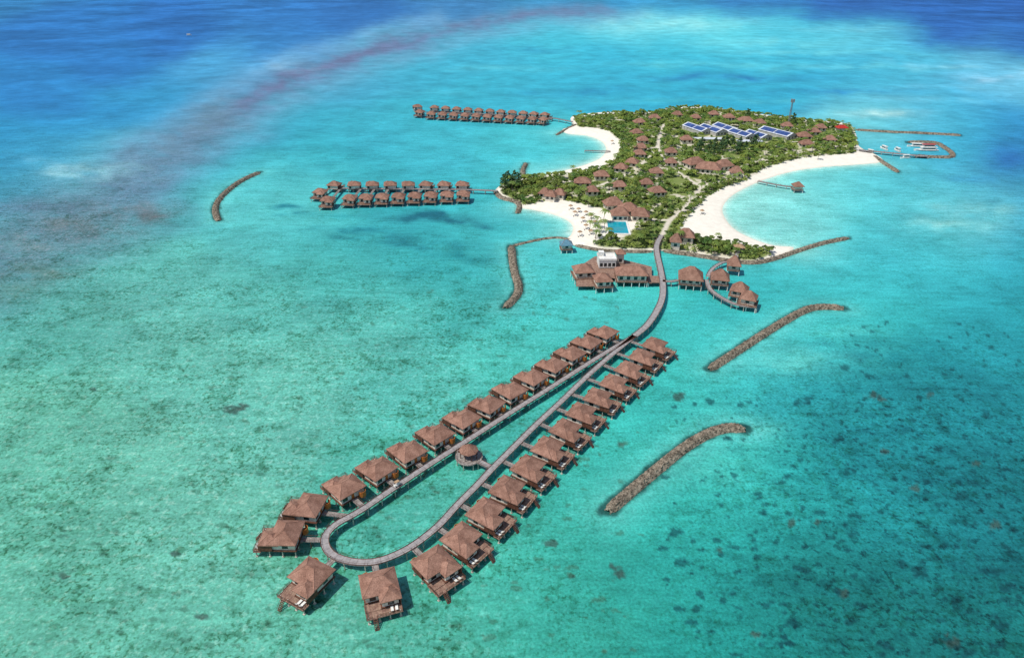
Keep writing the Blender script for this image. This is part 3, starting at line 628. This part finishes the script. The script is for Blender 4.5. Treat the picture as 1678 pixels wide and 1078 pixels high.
def flatdeck(pts,z,lab):
    P=GL(pts,z); c=np.mean(P,axis=0); n=len(P); b=MB()
    v=[(p[0]-c[0],p[1]-c[1],z) for p in P]+[(p[0]-c[0],p[1]-c[1],z-.3) for p in P]
    b.add(v,[tuple(range(n))]+[tuple(range(n,2*n))[::-1]]+[(i+n,(i+1)%n+n,(i+1)%n,i) for i in range(n)])
    r=obj('timber_platform',None,(c[0],c[1],0),label=lab,cat='deck'); obj('deck',b.mesh('deck',[M_DECK]),parent=r)
    b=MB(); b.bar((0,0,-.6),(0,0,z-.3),.2,0,6); sm=b.mesh('stilt',[M_WHITE])
    for p in P: obj('stilt',sm,((p[0]-c[0])*.93,(p[1]-c[1])*.93,0),parent=r)
flatdeck([(944,469),(1002,469),(1002,455),(1068,464),(1068,437),(1000,420),(975,420),(944,440)],2.35,'timber platform linking the restaurant pavilions')
flatdeck([(1056,463),(1083,463),(1083,452),(1056,452)],2.45,'timber landing between restaurant and jetty')
# middle gazebo
gx,gy=G(768,737,5); r=obj('gazebo',None,(gx,gy,0),label='round open gazebo with brown roof between two jetties',cat='gazebo')
b=MB(); n=8; ring=[(3.1*math.cos(2*math.pi*k/n),3.1*math.sin(2*math.pi*k/n)) for k in range(n)]
b.add([(*p,5.0) for p in ring]+[(0,0,7.2)],[(k,(k+1)%n,n) for k in range(n)]+[tuple(range(n))[::-1]])
for p in ring: b.bar((*p,5.0),(0,0,7.2),.07,1)
obj('roof',b.mesh('roof',[M_ROOF,M_RIDGE]),parent=r)
b=MB(); n=20; b.add([(4.3*math.cos(2*math.pi*k/n),4.3*math.sin(2*math.pi*k/n),2.5) for k in range(n)]+[(4.3*math.cos(2*math.pi*k/n),4.3*math.sin(2*math.pi*k/n),2.2) for k in range(n)],[tuple(range(n)),tuple(range(n,2*n))[::-1]]+[(k+n,(k+1)%n+n,(k+1)%n,k) for k in range(n)])
obj('deck',b.mesh('deck',[M_JET2]),parent=r)
b=MB(); b.bar((0,0,2.5),(0,0,5.0),.13,0,6); pm=b.mesh('post',[M_WOODB]); b=MB(); b.bar((0,0,-.6),(0,0,2.2),.18,0,6); sm=b.mesh('stilt',[M_CONC])
for k in range(8):
    a=2*math.pi*(k+.5)/8; obj('post',pm,(2.7*math.cos(a),2.7*math.sin(a),0),parent=r); obj('stilt',sm,(3.9*math.cos(a),3.9*math.sin(a),0),parent=r)
b=MB()
for k in range(n):
    p=[(4.2*math.cos(2*math.pi*q/n),4.2*math.sin(2*math.pi*q/n)) for q in (k,k+1)]
    b.bar((*p[0],3.45),(*p[1],3.45),.05); b.bar((*p[0],2.5),(*p[0],3.45),.05)
obj('railing',b.mesh('railing',[M_WOODB]),parent=r)
for path in (JL,JR):
    i=int(np.hypot(path[:,0]-gx,path[:,1]-gy).argmin()); q=path[i]; dd=np.array([gx,gy])-q; L_=np.linalg.norm(dd); u=dd/L_
    if L_>5.8: jetty([tuple(q+u*1.2),tuple(q+u*(L_*.5)),tuple(q+u*(L_-4.2))],2.0,2.5,'short walkway joining the gazebo to the jetty',raw=True,step=4)
# island houses
GB='brown hip-roofed bungalows among the trees'
BUN=[(1073,190,9,7,0),(1048,197,9,7,10),(1043,214,8,7,20),(1054,226,8,7,10),(1050,238,9,7,5),(1048,248,8,7,0),(1036,262,8,7,-20),(1018,271,8,7,-20),(986,283,9,7,0),(955,294,10,7,-5),(1015,300,8,6,0),(1076,278,8,7,0),
(893,312,6,5,-20),(903,316,6,5,-20),(917,313,7,6,-20),(1077,309,9,7,10),(1060,296,7,6,0),(1100,245,8,7,0),(1100,262,7,6,0),(970,308,7,6,5),(1125,225,8,6,5),
(1170,184,8,7,0),(1195,189,9,8,0),(1222,194,12,8,0),(1245,198,9,7,0),(1110,185,8,6,0),(1140,190,8,6,0),(1318,219,10,9,0),(1335,212,8,8,0),(1345,206,8,6,0),(1322,232,9,7,0),(1360,225,8,6,0),(1290,203,8,6,0)]
for a,bb,w,d,ro in BUN: house('bungalow',a,bb,w,d,ro,2.2,2.9,3.2,'small brown hip-roofed bungalow surrounded by trees',cat='bungalow',group=GB)
for a,bb,w,d,ro,l in ((1138,262,13,9,25,'large brown-roofed lobby hall among trees'),(1162,270,16,11,-20,'largest brown hip-roofed hall among trees'),(1186,266,11,8,20,'brown-roofed hall beside the larger one'),(1207,277,7,6,0,'small brown-roofed annex beside the halls'),(1005,328,10,8,10,'brown-roofed pool restaurant among palm trees'),(1030,337,10,9,0,'brown-roofed hall behind the pool'),(1050,346,9,7,-10,'low brown-roofed hall by the pool'),(1016,345,9,7,0,'low brown-roofed building facing the pool'),(1124,380,8,6.5,-10,'brown-roofed house beside the white beach'),(1108,389,4.5,4,-10,'small brown-roofed hut beside the jetty path')):
    house('resort_building',a,bb,w,d,ro,1.9,3.4,4.0,l,cat='building')
house('red_roofed_house',1380,207,8,6,0,1.8,3.8,2.2,'red-roofed house near the harbour',roofm=M_RED)
def hall(px,py,w,l,rot,lab):
    z=4.8; rz=2.4; x,y=G(px,py,z+.8); r=obj('service_hall',None,(x,y,0),math.radians(rot),label=lab,cat='building',group='white halls with solar panels')
    b=MB(); b.box(-w/2+.4,w/2-.4,-l/2+.4,l/2-.4,0,z); b.add([(-w/2+.4,-l/2+.4,z),(w/2-.4,-l/2+.4,z),(0,-l/2+.4,z+rz-.2),(-w/2+.4,l/2-.4,z),(w/2-.4,l/2-.4,z),(0,l/2-.4,z+rz-.2)],[(0,1,2),(4,3,5)]); obj('wall',b.mesh('wall',[M_GREYW]),parent=r)
    b=MB(); b.add([(-w/2,-l/2,z),(w/2,-l/2,z),(w/2,l/2,z),(-w/2,l/2,z),(0,-l/2,z+rz),(0,l/2,z+rz)],[(0,4,5,3),(1,2,5,4),(3,2,1,0)]); obj('roof',b.mesh('roof',[M_METALR]),parent=r)
    for s in (-1,1):
        b=MB(); nn=2
        for k in range(nn):
            y0=-l/2+1.6+k*(l-2.4)/nn; y1=y0+(l-2.4)/nn-1.0
            f0,f1=.14,.86
            b.add([(s*w/2*f0,y0,z+rz*(1-f0)+.12),(s*w/2*f0,y1,z+rz*(1-f0)+.12),(s*w/2*f1,y1,z+rz*(1-f1)+.12),(s*w/2*f1,y0,z+rz*(1-f1)+.12)],[(0,1,2,3) if s<0 else (3,2,1,0)])
        obj('solar_panel',b.mesh('solar_panel',[M_SOLAR]),parent=r)
    b=MB(); b.box(-.7,.7,-.05,.05,0,1.4); wm=b.mesh('window',[M_GLASS])
    for k in range(3): obj('window',wm,(-w/4+k*w/4,-l/2+.37,2.6),parent=r)
    FOOT.append((x,y,l/2)); FOOT.append((x+3,y-12,w/2+1))
for a,bb,w,l,ro in ((1143,208,13,28,24),(1168,210,13,26,24),(1192,208,13,28,22),(1216,217,13,24,26),(1242,219,13,22,26),(1275,215,14,32,30)):
    hall(a,bb,w,l,ro,'white metal-roofed hall carrying dark blue solar panels')
for a,bb,w,l in ((1160,228,24,6),(1228,232,20,6)):
    x,y=G(a,bb,3); r=obj('service_shed',None,(x,y,0),label='long low white flat-roofed service building',cat='building')
    b=MB(); b.box(-w/2,w/2,-l/2,l/2,0,3.4); obj('wall',b.mesh('wall',[M_GREYW]),parent=r); b=MB(); b.box(-w/2-.3,w/2+.3,-l/2-.3,l/2+.3,3.4,3.7); obj('roof',b.mesh('roof',[M_METALR]),parent=r)
    b=MB(); b.box(-.8,.8,-.05,.05,0,1.5); wm=b.mesh('window',[M_GLASS])
    for k in range(7): obj('window',wm,(-w/2+(k+.5)*w/7,-l/2-.02,1.4),parent=r)
    FOOT.append((x,y,w/2-4)); FOOT.append((x-8,y,7)); FOOT.append((x+8,y,7))
# mast
x,y=G(1291,208,1.5); b=MB()
for k in range(3):
    a=k*2*math.pi/3; p0=Vector((1.1*math.cos(a),1.1*math.sin(a),0)); p1=Vector((.5*math.cos(a),.5*math.sin(a),24)); b.bar(p0,p1,.16)
    a2=(k+1)*2*math.pi/3; q0=Vector((1.1*math.cos(a2),1.1*math.sin(a2),0)); q1=Vector((.5*math.cos(a2),.5*math.sin(a2),24))
    for i in range(11): b.bar(p0.lerp(p1,i/11),q0.lerp(q1,(i+1)/11),.08); b.bar(p0.lerp(p1,i/11),q0.lerp(q1,i/11),.08)
for k in range(3):
    a=k*2*math.pi/3; b.box(1.4*math.cos(a)-.4,1.4*math.cos(a)+.4,1.4*math.sin(a)-.4,1.4*math.sin(a)+.4,21,24); b.bar((0,0,22.5),(1.3*math.cos(a),1.3*math.sin(a),22.5),.09)
obj('lattice_mast',b.mesh('lattice_mast',[M_STEEL]),(x,y,1.5),label='tall grey lattice antenna mast rising from the trees',cat='mast')
# pool
x,y=G(1012,373,1.8); r=obj('swimming_pool',None,(x,y,1.75),-.05,label='rectangular blue swimming pool with pale stone surround',cat='swimming pool')
b=MB(); b.box(-5.5,5.5,-9.5,9.5,.06,.14); obj('pool_water',b.mesh('pool_water',[M_POOL]),parent=r)
b=MB()
for q in ((-6.6,-5.5,-10.8,10.8),(5.5,6.6,-10.8,10.8),(-5.5,5.5,-10.8,-9.5),(-5.5,5.5,9.5,10.8)): b.box(*q,-1,.3)
obj('surround',b.mesh('surround',[M_WHITE]),parent=r); POOLF=[(x,y-6,8.0),(x,y+5,8.5)]; FOOT+=POOLF
for a,bb,rr_ in ((1110,322,6),(1108,298,8),(1125,238,7),(1310,240,6),(1205,255,5),(975,300,5),(1030,312,4),(1250,250,5)):
    x,y=G(a,bb,1.5); FOOT.append((x,y,rr_))
house('beach_pavilion',1308,301,5,5,0,2.0,2.4,2.6,'small thatched pavilion at the end of a jetty',stilts=True,platform=.6,wins=False)
house('beach_hut',1212,402,3.5,3,0,1.8,2.2,1.5,'tiny thatched hut on the shrub-lined shore',roofm=M_THATCH)
b=MB(); n=10; b.add([(1.5*math.cos(2*math.pi*k/n),1.5*math.sin(2*math.pi*k/n),2.2) for k in range(n)]+[(0,0,3.1)],[(k,(k+1)%n,n) for k in range(n)]+[tuple(range(n))[::-1]]); cm=b.mesh('canopy',[M_THATCH])
b=MB(); b.bar((0,0,0),(0,0,2.6),.08,0,6); pm=b.mesh('pole',[M_BARK])
for a,bb in [(935,342),(948,347),(960,352),(955,362),(968,358),(975,368),(960,374),(968,383),(950,385),(942,352),(1150,350),(1003,235),(945,282)]:
    x,y=G(a,bb,1.5); r=obj('beach_umbrella',None,(x,y,1.2),label='round thatched beach umbrella on white sand',cat='umbrella',group='thatched umbrellas on the beach'); obj('canopy',cm,parent=r); obj('pole',pm,parent=r)
    for s in (-1,1): obj('beach_lounger',LOUNGE,(x+s*1.2,y-1,1.35),0,label='white sun lounger on the beach sand',cat='sun lounger',group='sun loungers on the beach')
# ------------------------------------------------------------ boats
def boat(px,py,L_,rot,decks,lab):
    x,y=G(px,py,.5); r=obj('boat',None,(x,y,0),math.radians(rot),label=lab,cat='boat',group='boats in the harbour')
    W=L_*.26; st=[(-.5,.8,.0),(-.3,.95,0),(0,1,0),(.25,.85,.05),(.42,.45,.25),(.5,.03,.55)]
    V=[];b=MB()
    for s,wd,sh in st: V+= [(s*L_,-wd*W/2,.9+sh*1.5),(s*L_,-wd*W*.3,-.3),(s*L_,wd*W*.3,-.3),(s*L_,wd*W/2,.9+sh*1.5)]
    fs=[]
    for i in range(5):
        for k in range(4): a=i*4+k;c=i*4+(k+1)%4; fs.append((a,a+4,c+4,c))
    fs+=[(0,1,2,3),(23,22,21,20)]; b.add(V,fs); obj('hull',b.mesh('hull',[M_WHITE]),parent=r)
    z=.95
    for k in range(decks):
        q=1-.18*k; b=MB(); b.box(-L_*.36*q,L_*.2*q,-W*.36*q,W*.36*q,z,z+1.9); obj('cabin',b.mesh('cabin',[M_WHITE]),parent=r)
        b=MB(); b.box(-L_*.33*q,L_*.17*q,-W*.36*q-.03,W*.36*q+.03,z+.7,z+1.4); obj('window',b.mesh('window',[M_GLASS]),parent=r)
        b=MB(); b.box(-L_*.42*q,L_*.25*q,-W*.43*q,W*.43*q,z+1.9,z+2.1); obj('roof',b.mesh('roof',[M_RED if k==1 else M_WHITE]),parent=r); z+=2.1
boat(1517,246,19,178,2,'white two-decked ferry boat moored in the harbour'); boat(1500,240,13,170,1,'white cabin boat moored behind the breakwater')
boat(1448,244,9,100,1,'small white speedboat beside the pier'); boat(1470,247,8,95,1,'small white speedboat beside the pier'); boat(1483,259,8,185,1,'small white launch at the pier'); boat(1425,250,7,120,1,'small white launch near the beach')
boat(310,58,10,0,1,'tiny white boat out on the deep blue water')
for path,i in ((JL,82),):
    i=min(i,len(path)-2); p=path[i];q=path[i+1]; a=math.atan2(q[1]-p[1],q[0]-p[0])
    r=obj('golf_buggy',None,(p[0],p[1],ZD),a,label='small white electric golf buggy on the plank jetty',cat='golf buggy',sc=.85)
    b=MB(); b.box(-1.15,1.15,-.58,.58,.3,.6); b.box(-.95,-.3,-.55,.55,.6,1.15); b.box(.75,1.1,-.52,.52,.6,.95); obj('body',b.mesh('body',[M_WHITE]),parent=r)
    b=MB(); b.box(-1.0,.8,-.6,.6,1.85,1.93); obj('roof',b.mesh('roof',[M_THATCH]),parent=r)
    b=MB()
    for xx in (-.9,.7):
        for yy in (-.52,.52): b.bar((xx,yy,.6),(xx,yy,1.85),.04)
    obj('frame',b.mesh('frame',[M_STEEL]),parent=r)
    b=MB(); b.bar((0,-.08,0),(0,.08,0),.26,0,12); wm=b.mesh('wheel',[M_BLACK])
    for xx in (-.75,.75):
        for yy in (-.55,.55): obj('wheel',wm,(xx,yy,.27),parent=r)
# ------------------------------------------------------------ vegetation
def leafquads(rs,cent,rad,n,size,flat=1.0):
    d=rs.randn(n,3); d/=np.linalg.norm(d,axis=1)[:,None]; d[:,2]=np.where(d[:,2]<-.3,-d[:,2],d[:,2])
    c=cent+d*np.array([1,1,flat])*rad*(.75+.35*rs.rand(n,1))
    nrm=d+rs.randn(n,3)*.45+np.array([0,0,.6]); nrm/=np.linalg.norm(nrm,axis=1)[:,None]
    t=np.cross(nrm,rs.randn(n,3)); t/=np.linalg.norm(t,axis=1)[:,None]; bt=np.cross(nrm,t)
    s=size*(.6+.8*rs.rand(n,1))
    return np.stack([c-t*s-bt*s*.5,c+t*s-bt*s*.7,c+t*s*.8+bt*s*.6,c-t*s*.7+bt*s*.7],1)
def crown(seed,R=3.2,h=4.0,nb=13,nq=34,size=.38):
    rs=np.random.RandomState(seed); Q=[]
    for k in range(nb):
        a=rs.rand()*6.28; rr=R*.78*math.sqrt(rs.rand()); c=np.array([rr*math.cos(a),rr*math.sin(a),h+ (rs.rand()-.3)*1.2-rr*.22]); Q.append(leafquads(rs,c,R*(.22+.2*rs.rand()),nq,size,.75))
    return np.concatenate(Q)
def casu(seed):
    rs=np.random.RandomState(seed); Q=[]
    for k in range(12):
        t=k/11; c=np.array([rs.randn()*.5,rs.randn()*.5,2.2+t*7]); Q.append(leafquads(rs,c,2.4*(1-t)**.7*(.8+.4*rs.rand())+.35,24,.4,.6))
    return np.concatenate(Q)
def q2mesh(name,Q,m): 
    V=Q.reshape(-1,3); return npmesh(name,V,np.arange(len(V)).reshape(-1,4),[m])
CRQ=[crown(s) for s in range(5)]; CRM=[q2mesh('crown',q,M_LEAF) for q in CRQ]
CAQ=[casu(s) for s in range(3)]; CAM=[q2mesh('crown',q,M_LEAF2) for q in CAQ]
def trunk(h,r,limbs,lean=0):
    b=MB(); b.bar((0,0,-.6),(lean*.4,0,h*.5),r,0,6,r*.8); b.bar((lean*.4,0,h*.5),(lean,0,h),r*.8,0,6,r*.5)
    for k in range(limbs):
        a=k*2*math.pi/limbs+.4; b.bar((lean*.6,0,h*.6),(1.6*math.cos(a),1.6*math.sin(a),h+.4),r*.45,0,5,r*.2)
    return b.mesh('trunk',[M_BARK])
TRM=trunk(3.6,.25,5); TRC=trunk(8.5,.22,0)
def palm(seed):
    rs=np.random.RandomState(seed); h=6.4; Q=[]
    for k in range(13):
        a=k*2*math.pi/13+rs.rand()*.3; L_=2.7+rs.rand()*.6; up=.2+rs.rand()*.9; seg=6
        for i in range(seg):
            t0,t1=i/seg,(i+1)/seg
            def pt(t,s): 
                r_=L_*t; z=h+up*math.sin(t*2.2)*1.3-1.7*t*t; w=.45*math.sin(math.pi*min(1,t*.85+.12))
                return np.array([.9+math.cos(a)*r_-math.sin(a)*s*w,math.sin(a)*r_+math.cos(a)*s*w,z-abs(s)*w*.45])
            Q.append(np.stack([pt(t0,0),pt(t1-.03,0),pt(t1-.03,1),pt(t0,1)])); Q.append(np.stack([pt(t0,-1),pt(t1-.03,-1),pt(t1-.03,0),pt(t0,0)]))
    return np.array(Q)
PAM=[q2mesh('crown',palm(s),M_PALM) for s in range(3)]; TRP=trunk(6.4,.17,0,.9)
def gz(x,y): return 1.3
rs=np.random.RandomState(3)
NT=14000
xs=rs.uniform(VEGw[:,0].min(),VEGw[:,0].max(),NT); ys=rs.uniform(VEGw[:,1].min(),VEGw[:,1].max(),NT)
ok=inside(xs,ys,VEGw); dv=dist_poly(xs,ys,VEGw,True)
for (fx,fy,fr) in FOOT: ok&=(np.hypot(xs-fx,ys-fy)>fr+1.0)&(np.hypot(xs-fx,ys-(fy-6))>fr*.9)
for P in PATHS: ok&=dist_poly(xs,ys,P)>2.8
dens=fbm(xs/18,ys/18,31); ok&=(dens+rs.rand(NT)*.22>.47)|(dv<6)
xs,ys,dv=xs[ok],ys[ok],dv[ok]
keep=[]; cell={}
for i in range(len(xs)):
    s=2.4 if dv[i]<5 else 3.1
    k=(int(xs[i]//4),int(ys[i]//4)); good=True
    for a in (-1,0,1):
        for b_ in (-1,0,1):
            for j in cell.get((k[0]+a,k[1]+b_),()):
                if (xs[i]-xs[j])**2+(ys[i]-ys[j])**2<s*s: good=False;break
            if not good: break
        if not good: break
    if good: cell.setdefault(k,[]).append(i); keep.append(i)
keep=np.array(keep); xs,ys,dv=xs[keep],ys[keep],dv[keep]; order=np.argsort(ys); xs,ys,dv=xs[order],ys[order],dv[order]
print('TREES',len(xs))
cas=[G(a,b_,5) for a,b_ in ((1150,240),(1162,244),(1172,238),(1180,246),(1190,240),(1200,236),(1212,240),(1222,243),(1185,234),(1208,246),(1235,238),(1145,247),(825,298),(832,294),(838,299),(828,303),(843,296),(850,300),(1225,192),(1300,198),(1240,232),(1170,248))]
for x,y in cas:
    r=obj('casuarina_tree',TRC,(x,y,gz(x,y)),rs.rand()*6,sc=.9+rs.rand()*.4,label='dark feathery casuarina tree above the green canopy',cat='tree',group='casuarina trees'); obj('crown',CAM[rs.randint(3)],parent=r)
stuff=[]; nb=0; npm=0
for i in range(len(xs)):
    sc=(.45+.25*rs.rand()) if dv[i]<5 else (.5+.6*rs.rand()**1.5); ro=rs.rand()*6.28
    if rs.rand()<.10 and npm<130:
        npm+=1; r=obj('palm_tree',TRP,(xs[i],ys[i],gz(0,0)),ro,sc=.7+.35*rs.rand(),label='coconut palm with spreading green fronds on the island',cat='palm tree',group='coconut palms'); obj('crown',PAM[rs.randint(3)],parent=r); 
    elif nb<290:
        nb+=1; r=obj('broadleaf_tree',TRM,(xs[i],ys[i],gz(0,0)),ro,sc=sc,label='dense green broadleaf tree in the island grove',cat='tree',group='broadleaf trees'); obj('crown',CRM[rs.randint(5)],parent=r)
    else:
        q=CRQ[rs.randint(5)]*sc; c,s=math.cos(ro),math.sin(ro); q2=q.copy(); q2[...,0]=q[...,0]*c-q[...,1]*s; q2[...,1]=q[...,0]*s+q[...,1]*c; q2+=np.array([xs[i],ys[i],gz(0,0)]); stuff.append(q2)
if stuff: obj('woodland',q2mesh('woodland',np.concatenate(stuff),M_LEAF),kind='stuff',label='dense green tropical woodland covering the island',cat='woodland')
n=17000; ux=rs.uniform(VEGw[:,0].min(),VEGw[:,0].max(),n); uy=rs.uniform(VEGw[:,1].min(),VEGw[:,1].max(),n)
ok=inside(ux,uy,VEGw)
for (fx,fy,fr) in FOOT: ok&=(np.hypot(ux-fx,uy-fy)>fr*.9)
for P in PATHS: ok&=dist_poly(ux,uy,P)>1.8
ok&=(fbm(ux/9,uy/9,41)>.40)|(dist_poly(ux,uy,VEGw,True)<5)
ux,uy=ux[ok],uy[ok]; US=[leafquads(rs,np.array([0,0,.5]),1.0,14,.42,.9) for _ in range(4)]
obj('shrubs',q2mesh('shrubs',np.concatenate([US[k%4]*(.7+.6*rs.rand())+np.array([ux[k],uy[k],1.3]) for k in range(len(ux))]),M_LEAF),kind='stuff',label='low green shrubs filling the ground between trees',cat='shrubs')
for a,b_ in ((975,374),(983,382),(970,366),(990,376),(966,380),(988,366),(975,390),(995,392),(948,330),(930,326),(965,340),(1150,318),(1165,310),(1220,288),(950,205),(955,198),(948,196),(1115,350),(1130,335),(1110,398),(1290,262),(1340,262)):
    x,y=G(a,b_,1.5); r=obj('palm_tree',TRP,(x,y,1.3),rs.rand()*6,sc=.9+.3*rs.rand(),label='coconut palm standing on white sand',cat='palm tree',group='coconut palms'); obj('crown',PAM[rs.randint(3)],parent=r)
# ------------------------------------------------------------ light, sky, camera
w=bpy.data.worlds.new('World'); scene.world=w; w.use_nodes=True; t=w.node_tree; t.nodes.clear()
sky=t.nodes.new('ShaderNodeTexSky'); sky.sky_type='NISHITA'; sky.sun_disc=False
sd=Vector((-.44,-.22,.87)).normalized(); sky.sun_elevation=math.asin(sd.z); sky.sun_rotation=math.atan2(sd.x,sd.y)
bg=t.nodes.new('ShaderNodeBackground'); bg.inputs[1].default_value=0.12; o=t.nodes.new('ShaderNodeOutputWorld')
t.links.new(sky.outputs[0],bg.inputs[0]); t.links.new(bg.outputs[0],o.inputs[0])
sl=bpy.data.lights.new('sun','SUN'); sl.energy=4.0; sl.angle=math.radians(.5); sl.color=(1,.965,.9); so=bpy.data.objects.new('sun',sl); COL.objects.link(so); so.rotation_euler=sd.to_track_quat('Z','Y').to_euler(); so.location=(0,0,300)
cam=bpy.data.cameras.new('camera'); cam.sensor_width=36; cam.lens=36*F/1678; cam.clip_end=90000; cam.clip_start=1
co=bpy.data.objects.new('camera',cam); COL.objects.link(co); co.location=(0,0,H); co.rotation_euler=(math.pi/2-PITCH,0,0); scene.camera=co
scene.view_settings.view_transform='Standard'; scene.view_settings.look='None'; scene.view_settings.exposure=0
